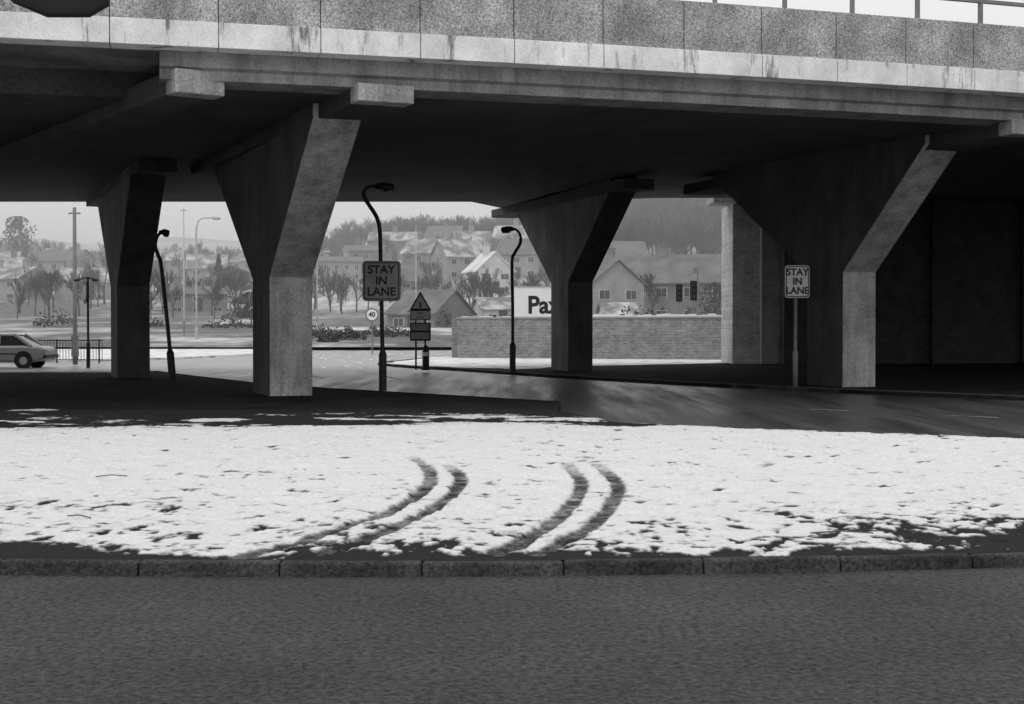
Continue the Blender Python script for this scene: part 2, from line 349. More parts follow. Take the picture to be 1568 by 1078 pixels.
for k in range(60):
    D=random.uniform(44,100); fx=lambda q: interp(q,[44,55,70,95,110],[-6.2,-9.0,-11.8,-14.2,-18])
    o_=random.choice([0.2,1.3,2.6,3.6,5.0])+random.uniform(-.35,.35); w=random.uniform(0.03,0.12); L_=random.uniform(1.5,7)
    pts=[fx(D+L_*q/4)+o_*(1+(D-44)/60) for q in range(5)]
    for q in range(4):
        ya,yb=D+L_*q/4,D+L_*(q+1)/4; w1=w*(0.3+math.sin(q/4*3.14)); w2=w*(0.3+math.sin((q+1)/4*3.14))
        sl.add([(pts[q],ya,0.006),(pts[q]+w1,ya,0.006),(pts[q+1]+w2,yb,0.006),(pts[q+1],yb,0.006)],[(0,1,2,3)])
sl.obj('slush',M['snowp'])
rm=MB()
for (px1,py1,px2,py2) in ((1240,626.5,1302,629),(1458,636.5,1530,639.5)):
    P=[(gx(p,EYE*F/(q_-HZ)),EYE*F/(q_-HZ),0.006) for p,q_ in [(px1,py1),(px2,py2),(px2,py2+1.0),(px1,py1+1.0)]]
    rm.add(P,[(0,1,2,3)])
rm.obj('road_markings',M['marking'])
# ------------------------------------------------------------------ viaduct
bridge=empty('road_bridge',(0,30,0))
px_=np.array([-8.52,-5.01,0.07,10.56]); py_=np.array([23.7,24.57,26.0,29.3]); cf=np.polyfit(px_,py_,2)
def nearY(x):
    def q(t): return cf[0]*t*t+cf[1]*t+cf[2]
    def dq(t): return 2*cf[0]*t+cf[1]
    if x<-9.5: return q(-9.5)+dq(-9.5)*(x+9.5)
    if x>11.5: return q(11.5)+dq(11.5)*(x-11.5)
    return q(x)
def nrm(x):
    s=(nearY(x+0.1)-nearY(x-0.1))/0.2; v=Vector((-s,1,0)); return v.normalized()
def ept(x,u,z):
    n=nrm(x); return Vector((x,nearY(x),0))+n*u+Vector((0,0,z))
J=[-5.05,-3.35,-1.63,0.05,1.71,3.27,4.82,6.37,7.87,9.38]
while J[0]>-34: J.insert(0,J[0]-1.75)
while J[-1]<44: J.append(J[-1]+1.5)
pp=MB(); bb=MB()
for a_,b_ in zip(J[:-1],J[1:]):
    a=a_+0.008;b=b_-0.008
    pp.hexa([ept(a,0.05,6.872),ept(b,0.05,6.872),ept(b,0.25,6.872),ept(a,0.25,6.872)],
            [ept(a,0.05,7.80),ept(b,0.05,7.80),ept(b,0.25,7.80),ept(a,0.25,7.80)])
    bb.hexa([ept(a,0.0,6.43),ept(b,0.0,6.43),ept(b,0.5,6.43),ept(a,0.5,6.43)],
            [ept(a,0.0,6.87),ept(b,0.0,6.87),ept(b,0.5,6.87),ept(a,0.5,6.87)])
pp.obj('parapet_panels',M['parapet'],bridge,bevel=0.01)
bb.obj('edge_band',M['band'],bridge,bevel=0.01)
XS=list(np.linspace(-34,44,79)); XG=-6.0
def sweep(name,prof,m,xs=XS):
    k=len(prof); v=[];f=[]
    for i,x in enumerate(xs):
        v+=[ept(x,u,z) for u,z in prof]
        if i:
            for j in range(k):
                f.append(((i-1)*k+j,(i-1)*k+(j+1)%k,i*k+(j+1)%k,i*k+j))
    f.append(tuple(range(k))); f.append(tuple((len(xs)-1)*k+j for j in range(k)))
    return mesh(name,v,f,m,bridge)
sweep('parapet_core',[(0.075,6.6),(0.075,7.74),(0.22,7.74),(0.22,6.6)],M['crosshead'])
sweep('cantilever_slab',[(0.02,6.5),(0.02,6.84),(3.5,6.86),(3.5,6.45)],M['cantilever'])
sweep('edge_girder',[(0.42,6.47),(0.42,6.16),(0.52,6.12),(0.52,5.95),(1.4,5.95),(1.4,6.5)],M['girder'],[x for x in XS if x>XG-0.01])
FX=[-45,-1.54,-0.24,5.45,10.1,45]; FD=[54,54,57.5,59,60,66]; FZ=[6.4,6.4,6.42,7.0,7.1,7.1]
v=[];f=[]
xsd=sorted(XS+[-1.54,-0.24,XG-0.03])
for i,x in enumerate(xsd):
    n=ept(x,1.38 if x>XG-0.02 else 2.9,5.965); fd=interp(x,FX,FD); fz=interp(x,FX,FZ)
    v+=[n,Vector((x,fd,fz)),Vector((x,fd,max(7.1,fz+0.6))),Vector((n.x,n.y,6.9))]
    if i:
        for j in range(4): f.append((4*i-4+j,4*i-4+(j+1)%4,4*i+(j+1)%4,4*i+j))
f.append((0,1,2,3)); f.append(tuple(len(v)-4+j for j in range(4)))
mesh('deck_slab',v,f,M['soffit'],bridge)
rl=MB(); xr=-33.0
while xr<42:
    p=ept(xr,0.15,7.78); a=math.atan2(nrm(xr).y,nrm(xr).x)
    rl.box((p.x,p.y,8.03),(0.05,0.11,0.5),a+math.pi/2)
    xr+=1.42
xs_=np.linspace(-33,42,60)
for zc,hh in ((8.27,0.035),):
    for i in range(59):
        a,b=xs_[i],xs_[i+1]
        rl.hexa([ept(a,0.11,zc-hh),ept(b,0.11,zc-hh),ept(b,0.19,zc-hh),ept(a,0.19,zc-hh)],[ept(a,0.11,zc+hh),ept(b,0.11,zc+hh),ept(b,0.19,zc+hh),ept(a,0.19,zc+hh)])
rl.obj('parapet_railing',M['grey'],bridge)
def pier(fx,fy,ang,W,L,zb,tf,tb,ztf,ztb,mf='pier',ms='pierside'):
    ca,sa=math.cos(ang),math.sin(ang)
    prof=[(0,-0.1),(0,zb),(-tf,ztf),(-tf,ztf+0.35),(L+tb,ztb+0.35),(L+tb,ztb),(L,zb),(L,-0.1)]
    def pt(u,t_,z_): return (fx+u*ca-t_*sa,fy+u*sa+t_*ca,z_)
    v=[]
    for u in(-W/2,W/2):
        for t_,z_ in prof: v.append(pt(u,t_,z_))
    n=len(prof); f=[tuple(range(n)),tuple(range(n,2*n))]+[(i,(i+1)%n,(i+1)%n+n,i+n) for i in range(n)]
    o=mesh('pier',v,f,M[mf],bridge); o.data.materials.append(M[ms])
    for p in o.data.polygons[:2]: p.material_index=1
    b=o.modifiers.new('bevel','BEVEL'); b.width=0.03; b.segments=2; b.limit_method='ANGLE'
    if mf=='pier':
        k=MB()
        for q in (0.02,0.68):
            za=zb+(ztf-zb)*q; ta=tf*q; e_=0.004
            k.hexa([pt(-W/2+.03,-ta-e_,za),pt(W/2-.03,-ta-e_,za),pt(W/2-.03,-ta+.05,za),pt(-W/2+.03,-ta+.05,za)],
                   [pt(-W/2+.03,-ta-e_-0.02,za+0.022),pt(W/2-.03,-ta-e_-0.02,za+0.022),pt(W/2-.03,-ta+.05,za+0.022),pt(-W/2+.03,-ta+.05,za+0.022)])
        k.obj('construction_joints',M['joint'],bridge)
    return o
R=math.radians
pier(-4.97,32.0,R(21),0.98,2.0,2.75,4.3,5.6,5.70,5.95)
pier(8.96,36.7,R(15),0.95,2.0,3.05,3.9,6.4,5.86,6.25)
pier(2.43,50.5,R(16),0.93,2.0,3.25,4.4,5.0,6.15,6.42,'pierside','piermid')  # back row: front painted as shaded, sides as partly lit
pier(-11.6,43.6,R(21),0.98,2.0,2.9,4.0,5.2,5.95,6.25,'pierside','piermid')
def crosshead(x1,y1,z1,x2,y2,z2,w=1.05,h=0.32,me_='pier'):
    a=Vector((x1,y1,0));b=Vector((x2,y2,0)); dd=(b-a).normalized(); n=Vector((-dd.y,dd.x,0))*w/2
    V=lambda p,z_:(p.x,p.y,z_)
    c=a+dd*0.5; zc=z1+(z2-z1)*0.5/(b-a).length
    k=MB(); k.hexa([V(c-n,zc),V(b-n,z2),V(b+n,z2),V(c+n,zc)],[V(c-n,zc+h),V(b-n,z2+h),V(b+n,z2+h),V(c+n,zc+h)])
    k.obj('crosshead_beam',M['crosshead'],bridge,bevel=0.02)
    k=MB(); k.hexa([V(a-n,z1),V(c-n,zc),V(c+n,zc),V(a+n,z1)],[V(a-n,z1+h),V(c-n,zc+h),V(c+n,zc+h),V(a+n,z1+h)])
    k.obj('crosshead_end',M[me_],bridge,bevel=0.02)
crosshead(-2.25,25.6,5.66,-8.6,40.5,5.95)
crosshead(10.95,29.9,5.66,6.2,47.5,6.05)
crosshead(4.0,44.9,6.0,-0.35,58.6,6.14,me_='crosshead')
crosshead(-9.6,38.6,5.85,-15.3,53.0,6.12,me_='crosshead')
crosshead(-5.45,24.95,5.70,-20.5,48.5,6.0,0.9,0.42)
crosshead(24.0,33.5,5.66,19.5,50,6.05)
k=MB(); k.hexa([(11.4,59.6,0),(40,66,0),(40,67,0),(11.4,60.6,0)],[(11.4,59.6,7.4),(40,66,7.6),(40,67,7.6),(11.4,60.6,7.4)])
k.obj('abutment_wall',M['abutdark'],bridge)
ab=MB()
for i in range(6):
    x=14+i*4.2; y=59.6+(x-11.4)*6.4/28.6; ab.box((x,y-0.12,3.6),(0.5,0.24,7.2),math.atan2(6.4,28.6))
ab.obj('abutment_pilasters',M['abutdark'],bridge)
wing=empty('brick_abutment',(11,62,0))
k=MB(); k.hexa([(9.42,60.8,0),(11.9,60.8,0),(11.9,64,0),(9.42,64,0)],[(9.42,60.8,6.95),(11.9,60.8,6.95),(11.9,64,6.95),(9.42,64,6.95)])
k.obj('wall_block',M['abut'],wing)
k=MB(); k.box((9.9,61.2,7.08),(2.8,2.2,0.28)); k.obj('capstone',M['pier'],wing,bevel=0.03)
k=MB(); k.tube([(10.65,60.72,0),(10.65,60.72,6.9)],0.075); k.obj('drain_pipe',M['pale'],wing)
# ------------------------------------------------------------------ brick boundary wall
bw=empty('brick_wall',(3,70,0))
k=MB()
WP=[(-2.82,80.0),(-2.82,73.0),(4.5,70.5),(11.0,68.3)]
def wallrun(k,P,z0,z1,w):
    for a,b in zip(P[:-1],P[1:]):
        a=Vector((*a,0));b=Vector((*b,0)); n=Vector((-(b-a).y,(b-a).x,0)).normalized()*w
        k.hexa([a+Vector((0,0,z0)),b+Vector((0,0,z0)),b+n+Vector((0,0,z0)),a+n+Vector((0,0,z0))],[a+Vector((0,0,z1)),b+Vector((0,0,z1)),b+n+Vector((0,0,z1)),a+n+Vector((0,0,z1))])
wallrun(k,WP[1:],0,2.1,0.3); k.obj('wall_run',M['wall'],bw)
k=MB(); wallrun(k,[(-2.81,80),(-2.81,73.31)],0,2.1,-0.3); k.obj('return_wall',M['wall'],bw)
k=MB(); wallrun(k,[(-2.87,72.96),(4.5,70.45),(11.0,68.25)],2.1,2.18,0.4); k.obj('coping',M['hmid'],bw)
k=MB(); 
P=[(x,np.interp(x,[-2.82,4.5,11],[73.0,70.5,68.3])) for x in np.linspace(-2.6,11,46)]
for a,b in zip(P[:-1],P[1:]):
    hh=random.uniform(0.06,0.15) if a[0]>3 else random.uniform(0.0,0.06)
    if hh>0.02: wallrun(k,[a,b],2.182,2.182+hh,0.3)
k.obj('snow_on_coping',M['snow'],bw)
# ------------------------------------------------------------------ terrain behind
def ridgeH(az):
    py=np.interp(az,[-0.6,-0.36,-0.19,-0.135,-0.11,-0.06,-0.01,0.03,0.07,0.10,0.15,0.3,0.8],
                    [430,425,430,415,385,378,380,362,345,326,322,330,360])
    return EYE+(HZ-py)/F*360
def terr(x,y):
    az=x/y; H=ridgeH(az)
    base=np.interp(y,[100,115,150,230],[0,0.9,2.0,4.5])
    k=sst(150,370,y)
    z=base+(H-4.5)*k
    return z+0.4*sst(120,250,y)*fbm(x,y,35,3,3)
ys=np.concatenate([np.linspace(104,400,90),[440,500,600]]); azs=np.linspace(-0.75,0.75,140)
Yg=np.repeat(ys[:,None],len(azs),1); Xg=Yg*azs[None,:]
Zg=terr(Xg,Yg)
nY,nA=Zg.shape
v=np.stack([Xg,Yg,Zg],-1).reshape(-1,3); idx=np.arange(nY*nA).reshape(nY,nA)
f=np.stack([idx[:-1,:-1],idx[:-1,1:],idx[1:,1:],idx[1:,:-1]],-1).reshape(-1,4)
M['hill']=mat('hill_snow_grass',0.60,0.13,0.05,0.95,lo=0.48,hi=0.64,grain=0.35,gscale=0.6)
mesh('hillside',v.tolist(),f.tolist(),M['hill'],smooth=True,recalc=False)
M['farhill']=mat('far_hill',0.55,0.25,0.012,0.95,grain=0.3,gscale=0.05)
v=[];f=[]
azs2=np.linspace(-0.8,0.8,160)
pr=np.interp(azs2,[-0.8,-0.36,-0.30,-0.24,-0.18,-0.13,-0.1,0,0.3,0.8],[380,366,372,362,368,380,395,400,400,380])
rg=np.sin(azs2*60)*2+np.sin(azs2*23+1)*3
for i,az in enumerate(azs2):
    for D,kf in ((600,0.0),(900,0.45),(1300,1.0),(1700,0.6)):
        z_=EYE+(HZ-(pr[i]+rg[i]))/F*1300
        v.append((az*D,D,z_*kf if kf<1 else z_))
    if i: 
        for j in range(3): f.append((4*i-4+j,4*i+j,4*i+j+1,4*i-3+j))
mesh('distant_hills',v,f,M['farhill'],smooth=True,recalc=False)
m=bpy.data.materials.new('mist'); m.use_nodes=True; nt=m.node_tree; nt.nodes.remove(nt.nodes['Principled BSDF'])
vs=nt.nodes.new('ShaderNodeVolumeScatter'); vs.inputs['Density'].default_value=0.0024; vs.inputs['Color'].default_value=g(1.0); vs.inputs['Anisotropy'].default_value=0.0
nt.links.new(vs.outputs[0],nt.nodes['Material Output'].inputs['Volume'])
k=MB(); k.box((0,500,21.5),(1600,800,45)); k.obj('mist',m)
# ------------------------------------------------------------------ bare trees
def tree_segments(h,seed,levels=5,spread=0.5):
    rd=random.Random(seed); segs=[]
    def rec(p,d,l,r,lv):
        q=p+d*l; segs.append((p,q,r,r*0.62))
        if lv==0: return
        for k in range(rd.choice([2,3,3]) if lv>1 else 3):
            nd=(d+Vector((rd.uniform(-1,1),rd.uniform(-1,1),rd.uniform(-0.35,0.75)))*spread*1.25).normalized()
            rec(p.lerp(q,rd.uniform(0.55,1.0)),nd,l*rd.uniform(0.6,0.82),r*0.58,lv-1)
        rec(q,(d+Vector((rd.uniform(-.3,.3),rd.uniform(-.3,.3),.1))).normalized(),l*0.75,r*0.6,lv-1)
    rec(Vector((0,0,0)),Vector((rd.uniform(-.06,.06),rd.uniform(-.06,.06),1)).normalized(),h*0.27,h*0.022,levels)
    return segs
def seg_mesh(segs,minr=0.0):
    v=[];f=[]
    for p,q,r0,r1 in segs:
        d=(q-p).normalized(); a=d.orthogonal().normalized(); b=d.cross(a); r0=max(r0,minr); r1=max(r1,minr); s=len(v)
        for c,rr in((p,r0),(q,r1)):
            for k in range(3): an=2.0944*k; v.append(c+(a*math.cos(an)+b*math.sin(an))*rr)
        for k in range(3): f.append((s+k,s+(k+1)%3,s+3+(k+1)%3,s+3+k))
    return np.array([tuple(x) for x in v]),np.array(f)
def join_instances(name,protos,places,m):
    V=[];Fc=[];o=0
    for (x,y,z_,s,rz,i) in places:
        pv,pf=protos[i]; ca,sa=math.cos(rz),math.sin(rz)
        w=np.stack([(pv[:,0]*ca-pv[:,1]*sa)*s+x,(pv[:,0]*sa+pv[:,1]*ca)*s+y,pv[:,2]*s+z_],-1); V.append(w); Fc.append(pf+o); o+=len(pv)
    V=np.concatenate(V);Fc=np.concatenate(Fc); k=Fc.shape[1]
    me=bpy.data.meshes.new(name); me.vertices.add(len(V)); me.vertices.foreach_set('co',V.ravel())
    me.loops.add(Fc.size); me.loops.foreach_set('vertex_index',Fc.ravel().astype(np.int32)); me.polygons.add(len(Fc))
    me.polygons.foreach_set('loop_start',np.arange(0,Fc.size,k,dtype=np.int32)); me.polygons.foreach_set('loop_total',np.full(len(Fc),k,dtype=np.int32))
    me.update(calc_edges=True); me.materials.append(m); o_=bpy.data.objects.new(name,me); link(o_); return o_
far_p=[seg_mesh(tree_segments(1.0,s,4,0.55),0.0034) for s in range(6)]
def scatter(n,pxr,Dr,hr,seed,clump=None):
    rd=random.Random(seed); out=[]
    while len(out)<n:
        D=rd.uniform(*Dr); x=gx(rd.uniform(*pxr),D)
        if clump and vn(x,D,25,9)<clump: continue
        out.append((x,D,float(terr(x,D))-0.2,rd.uniform(*hr),rd.uniform(0,6.28),rd.randrange(6)))
    return out
join_instances('distant_trees',far_p,scatter(620,(900,1240),(215,372),(5.5,10.5),1),M['twigfar'])
join_instances('distant_trees',far_p,scatter(400,(495,890),(290,378),(5,10),2,0.2),M['twigfar'])
join_instances('distant_trees',far_p,scatter(170,(-60,430),(300,560),(7,12),3,0.4),M['twigfar'])
join_instances('distant_trees',far_p,scatter(110,(480,900),(160,290),(3.5,7),4,0.4),M['twigfar'])
join_instances('distant_trees',far_p,scatter(110,(-60,430),(150,330),(4,8),6,0.3),M['twigfar'])
for i,(px,D,hh) in enumerate(((1000,150,6.5),(660,190,7),(75,170,7.5),(220,140,6),(160,200,9))):
    sg=tree_segments(hh,40+i,5,0.5); pv,pf=seg_mesh(sg,0.015)
    x=gx(px,D); o=join_instances('bare_tree',[(pv,pf)],[(x,D,float(terr(x,D)),1,0,0)],M['twig'])
def leafy(name,cx,cy,z0,rx,ry,h,n,leaf,m,shape='dome',snow=0.0):
    v=[];f=[];mi=[]
    for i in range(n):
        t=random.random(); a=random.uniform(0,6.283)
        if shape=='cone':
            zz=t*h; rr=(1-t)**0.9*(0.75+0.25*math.sin(t*38))*math.sqrt(random.uniform(0.3,1))
        elif shape=='round':
            zz=h*(0.22+0.78*t); rr=math.sqrt(max(0.02,1-((t-0.42)/0.6)**2))*math.sqrt(random.random())*(0.8+0.3*math.sin(3*a+t*9))
        else:
            rr=math.sqrt(random.random()); zz=h*math.sqrt(max(0,1-rr**2.5))*random.uniform(0.25,1)*(0.75+0.35*math.sin(a*3+cx))
        p=Vector((cx+rx*rr*math.cos(a),cy+ry*rr*math.sin(a),z0+zz)); s=leaf*random.uniform(0.5,1.3)
        d1=Vector((random.uniform(-1,1),random.uniform(-1,1),random.uniform(-1,1))).normalized()*s; d2=d1.orthogonal().normalized()*s*0.6
        b_=len(v); v+=[p-d1,p+d2,p+d1,p-d2]; f.append((b_,b_+1,b_+2,b_+3)); mi.append(1 if (random.random()<snow and zz>0.5*h) else 0)
    o=mesh(name,v,f,m,recalc=False); o.data.materials.append(M['snow'])
    for p_,k_ in zip(o.data.polygons,mi): p_.material_index=k_
    if shape!='dome':
        k=MB(); k.tube([(cx,cy,z0-0.2),(cx,cy,z0+h*0.7)],[h*0.025,h*0.01],6); k.obj('trunk',M['twig'],o)
    return o
def stand(name,px,D,h,r,n,leaf,shape,m=None,snow=0.0):
    x=gx(px,D); z0=float(terr(x,D)) if D>104 else 0.1
    return leafy(name,x,D,z0,r,r,h,n,leaf,m or M['conifer'],shape,snow)
stand('conifer_tree',335,215,6.5,1.9,900,0.3,'cone')
stand('evergreen_tree',352,230,4.5,2.4,600,0.3,'round')
stand('evergreen_tree',368,225,4.0,2.6,600,0.3,'round')
stand('evergreen_tree',28,290,13,4.0,1300,0.32,'round')
stand('evergreen_tree',1095,150,4.4,2.2,700,0.2,'round',M['conifer'])
stand('evergreen_tree',385,150,3.4,2.4,600,0.22,'round',M['conifer'])
for i,px in enumerate((486,506,528,540,572,600)):
    stand('bush',px+random.uniform(-5,5),112+random.uniform(-4,6),random.uniform(0.6,1.4),random.uniform(0.8,1.6),380,0.13,'dome',M['bush'],0.04)
for px in (676,225,350,368,85):
    stand('bush',px,random.uniform(130,170),random.uniform(0.9,1.8),random.uniform(1.2,2.6),320,0.16,'dome',M['bush'],0.03)
for px in (965,985,1010):
    stand('bush',px,108,random.uniform(2.0,2.8),1.3,420,0.15,'dome',M['bush'],0.03)
# ------------------------------------------------------------------ houses
def house(name,px,D,w,dp,eave,ridge,rz=0.0,wall='hbrick',roof='roofsnow',gable=False,wins=3,storeys=2,chim=(0.3,),win='glass',dz=0.0,sc=0.86):
    w*=sc; dp*=sc; eave*=sc; ridge*=sc
    cx=gx(px,D); z0=float(terr(cx,D-dp/2))-0.5+dz if D>104 else dz
    e=empty(name,(cx,D,z0)); T=Matrix.Translation((cx,D,z0))@Matrix.Rotation(rz,4,'Z')
    def tf(o): o.data.transform(T); o.data.update(); return par(o,e)
    hw,hd_=w/2,dp/2
    if not gable:
        v=[(-hw,-hd_,0),(hw,-hd_,0),(hw,hd_,0),(-hw,hd_,0),(-hw,-hd_,eave),(hw,-hd_,eave),(hw,hd_,eave),(-hw,hd_,eave),(-hw,0,ridge),(hw,0,ridge)]
        f=[(0,1,5,4),(2,3,7,6),(0,4,8,7,3),(1,2,6,9,5),(0,3,2,1)]
    else:
        v=[(-hw,-hd_,0),(hw,-hd_,0),(hw,hd_,0),(-hw,hd_,0),(-hw,-hd_,eave),(hw,-hd_,eave),(hw,hd_,eave),(-hw,hd_,eave),(0,-hd_,ridge),(0,hd_,ridge)]
        f=[(0,1,5,8,4),(2,3,7,9,6),(1,2,6,5),(3,0,4,7),(0,3,2,1)]
    tf(mesh('walls',v,f,M[wall]))
    k=MB(); o=0.3; t=0.16
    sl=(ridge-eave)/(hd_ if not gable else hw)
    if not gable:
        for s in(-1,1):
            k.hexa([(-hw-o,s*(hd_+o),eave-sl*o+0.03),(hw+o,s*(hd_+o),eave-sl*o+0.03),(hw+o,0,ridge+0.03),(-hw-o,0,ridge+0.03)],
                   [(-hw-o,s*(hd_+o),eave-sl*o+t),(hw+o,s*(hd_+o),eave-sl*o+t),(hw+o,0,ridge+t),(-hw-o,0,ridge+t)])
    else:
        for s in(-1,1):
            k.hexa([(s*(hw+o),-hd_-o,eave-sl*o+0.03),(0,-hd_-o,ridge+0.03),(0,hd_+o,ridge+0.03),(s*(hw+o),hd_+o,eave-sl*o+0.03)],
                   [(s*(hw+o),-hd_-o,eave-sl*o+t),(0,-hd_-o,ridge+t),(0,hd_+o,ridge+t),(s*(hw+o),hd_+o,eave-sl*o+t)])
    tf(k.obj('roof',M[roof]))
    k=MB();k2=MB(); sh=eave/storeys
    for s in range(storeys):
        for i in range(wins):
            x=-hw+w*(i+0.5)/wins; zc=s*sh+sh*0.55; ww=min(1.2,w/wins*0.42); wh=sh*0.38
            k2.box((x,-hd_-0.02,zc),(ww+0.10,0.06,wh+0.10)); k.box((x-ww/4,-hd_-0.05,zc),(ww/2-0.05,0.04,wh)); k.box((x+ww/4,-hd_-0.05,zc),(ww/2-0.05,0.04,wh))
    k.box((hw*0.05,-hd_-0.06,1.2),(0.9,0.05,2.0))
    tf(k2.obj('window_frames',M['hpale'])); tf(k.obj('windows_and_door',M[win]))
    k=MB();
    for c in chim:
        cxx=-hw+w*c if not gable else (c-0.5)*w*0.3; zt=ridge+1.1; yy=0.1 if not gable else hd_*0.3
        k.box((cxx,yy,(zt+ridge-0.8)/2),(0.9,0.6,zt-ridge+0.8)); k.box((cxx,yy,zt+0.05),(1.05,0.75,0.12))
        for q in(-0.22,0.22): k.tube([(cxx+q,yy,zt+0.1),(cxx+q,yy,zt+0.5)],0.11,6)
    tf(k.obj('chimneys',M[wall]))
    return e
house('brick_house',925,150,6.0,7,4.8,7.2,0.35,'hmid','roof',True,2,2,(0.5,),sc=1)
house('brick_house',972,165,7.0,7,5.0,7.8,-0.5,'hbrick','roof',False,3,2,(0.05,0.95),sc=1)
house('brick_house',1068,160,9.5,8,5.0,8.1,-0.35,'hbrick','roof',False,3,2,(0.1,),sc=1)
house('brick_house',1025,185,8,7,5,8,0.4,'hmid','roof',True,2,2,(0.5,))
house('brick_house',945,210,9,7,5,8,0.2,'hmid','roof',False,3,2,(0.2,))
house('cottage',945,125,3.2,5,2.3,3.6,0.1,'hpale','roofthaw',False,1,1,())
house('terraced_houses',515,250,10,7,5.2,6.2,0.15,'hmid','roof',False,5,2,(0.3,0.7))
house('terraced_houses',560,258,8,7,5.2,6.4,-0.1,'hbrick','roof',False,4,2,(0.3,))
house('terraced_houses',605,275,11,7,5.0,7.0,0.0,'hbrick','roofthaw',False,5,2,(0.1,0.5))
house('semi_detached_house',702,228,8,7,4.8,7.8,0.5,'hmid','roofthaw',False,3,2,(0.5,))
house('semi_detached_house',655,245,8,7,5.0,7.8,-0.45,'hbrick','roofthaw',False,3,2,(0.3,))
house('brick_house',748,205,6.5,7,4.4,7.4,0.35,'hpale','roofsnow',True,2,2,(0.5,))
house('brick_house',800,225,8,7,5.0,7.8,-0.3,'hmid','roof',False,3,2,(0.9,))
house('brick_house',760,150,4.8,6,2.6,3.9,0.25,'hpale','roofthaw',False,2,1,())
house('low_brick_building',660,145,6.4,9,2.2,4.9,-0.5,'hbrick','roof',False,2,1,())
house('brick_house',625,200,6,7,3.6,6.4,0.4,'hbrick','roof',False,2,2,(0.5,))
house('semi_detached_house',722,268,8,7,4.6,7.4,0.3,'hmid','roofthaw',False,3,2,(0.5,))
house('semi_detached_house',683,280,8,7,4.6,7.4,-0.3,'hbrick','roof',False,3,2,(0.5,))
house('semi_detached_house',790,275,9,7,4.6,7.4,-0.2,'hmid','roofthaw',False,3,2,(0.5,))
rd=random.Random(11)
for px,D,w,e_,r_ in ((10,300,16,6,8.5),(60,330,20,6,8.5),(100,280,11,5.5,8),(140,360,16,6,9),(45,400,24,6,9),(250,300,10,5,7.5),(285,340,14,6,8.5),(318,260,8,4.5,7.4),(400,330,14,5.5,8),(20,210,10,4,6),(90,230,14,3.4,4.4),(300,190,9,3.2,4.6),(-30,250,16,5,8),(260,380,20,6,9),(330,390,20,6,9),(0,240,9,4.5,7),(130,210,8,3.6,6)):
    house('terraced_houses',px,D,w,8,e_,r_,rd.uniform(-0.5,0.5),rd.choice(['hmid','hbrick','hmid']),rd.choice(['roofthaw','roof','roofthaw']),False,max(2,int(w/3)),2,(0.2,0.8))
bd=empty('advertising_board',(2.1,100,0))
k=MB(); k.box((2.1,100,3.35),(3.9,0.12,2.35)); k.obj('panel',M['white'],bd)
k=MB(); 
for x in(0.4,2.1,3.8): k.box((x,100.2,1.6),(0.15,0.15,3.4))
k.obj('posts',M['hmid'],bd)
k=MB(); k.box((2.1,99.98,2.12),(4.0,0.18,0.1)); k.box((2.1,99.98,4.55),(4.0,0.18,0.08)); k.obj('frame',M['hmid'],bd)
text('lettering','Pax',1.7,(2.25,99.93,3.2),0,M['blk'],bd,0.05,0.95)
# ------------------------------------------------------------------ street lamps
def lamp(pts_px,D,r,head,base_h,mat_=None,z0=0.09,name='street_lamp',headlen=0.55):
    mat_=mat_ or M['blk']
    P=[(gx(a,D),D,gz(b,D)) for a,b in pts_px]; P[0]=(P[0][0],D,z0)
    e=empty(name,P[0]); S=smooth_pts(P[1:],5)
    k=MB(); k.tube([P[0]]+S,[r]*(1+len(S)-12)+[r*0.75]*12,10); k.obj('column_and_swan_neck',mat_,e,True)
    k=MB(); bx=Vector(P[0]); tp=Vector(P[1]); dirv=(tp-bx).normalized()
    k.tube([bx,bx+dirv*0.05,bx+dirv*(base_h-0.12),bx+dirv*base_h],[r*2.1,r*1.9,r*1.9,r*1.05],12); k.obj('base_compartment',mat_,e,False)
    hx,hz=P[-1][0],P[-1][2]; s=head
    k=MB()
    k.tube([(hx-s*0.05,D,hz),(hx+s*0.08,D,hz+0.01),(hx+s*headlen*0.5,D,hz-0.02),(hx+s*headlen*0.95,D,hz-0.03),(hx+s*headlen,D,hz-0.04)],[0.05,0.09,0.12,0.09,0.02],12); k.obj('lantern',mat_,e,True)
    k=MB(); k.tube([(hx+s*0.1,D,hz-0.06),(hx+s*headlen*0.9,D,hz-0.09)],[0.075,0.06],10); k.obj('lens',M['signgrey'],e,True)
    return e
lamp([(586,604),(586,560),(584.5,470),(583,400),(582,355),(577,333),(566,315),(558,302),(559,291),(568,286),(578,286)],34.5,0.05,1,1.0,headlen=0.42)
lamp([(785,575),(785,545),(785,470),(784,402),(788,388),(796,374),(797,362),(792,353),(786,351)],48.5,0.055,-1,1.05,headlen=0.42)
lamp([(264,580),(261,545),(254,470),(247,405),(243,392),(239,378),(241,364),(247,356)],42.5,0.06,1,0.9,headlen=0.25)
lamp([(301,512),(301,470),(301,400),(301,360),(303,342),(310,335),(325,334)],112,0.07,1,1.2,M['pale'],0.5,headlen=0.7)
lamp([(486,517),(486,470),(486,430),(487,400),(490,390),(496,386)],120,0.06,1,1.2,M['pale'],0.6,headlen=0.6)
nl=empty('street_lamp',(-8.9,20,0.1))
k=MB(); k.tube(smooth_pts([(-8.9,20,0.1),(-8.9,20,3),(-8.9,20,5.75),(-8.7,20,6.25),(-8.2,20,6.43),(-7.0,20,6.37)],5),0.06,12); k.obj('column_and_arm',M['blk'],nl,True)
k=MB(); k.tube([(-7.1,20,6.35),(-6.95,20,6.29),(-6.5,20,6.20),(-5.95,20,6.20),(-5.72,20,6.26),(-5.66,20,6.35)],[0.05,0.14,0.24,0.24,0.16,0.03],24); k.obj('lantern',M['blk'],nl,True)
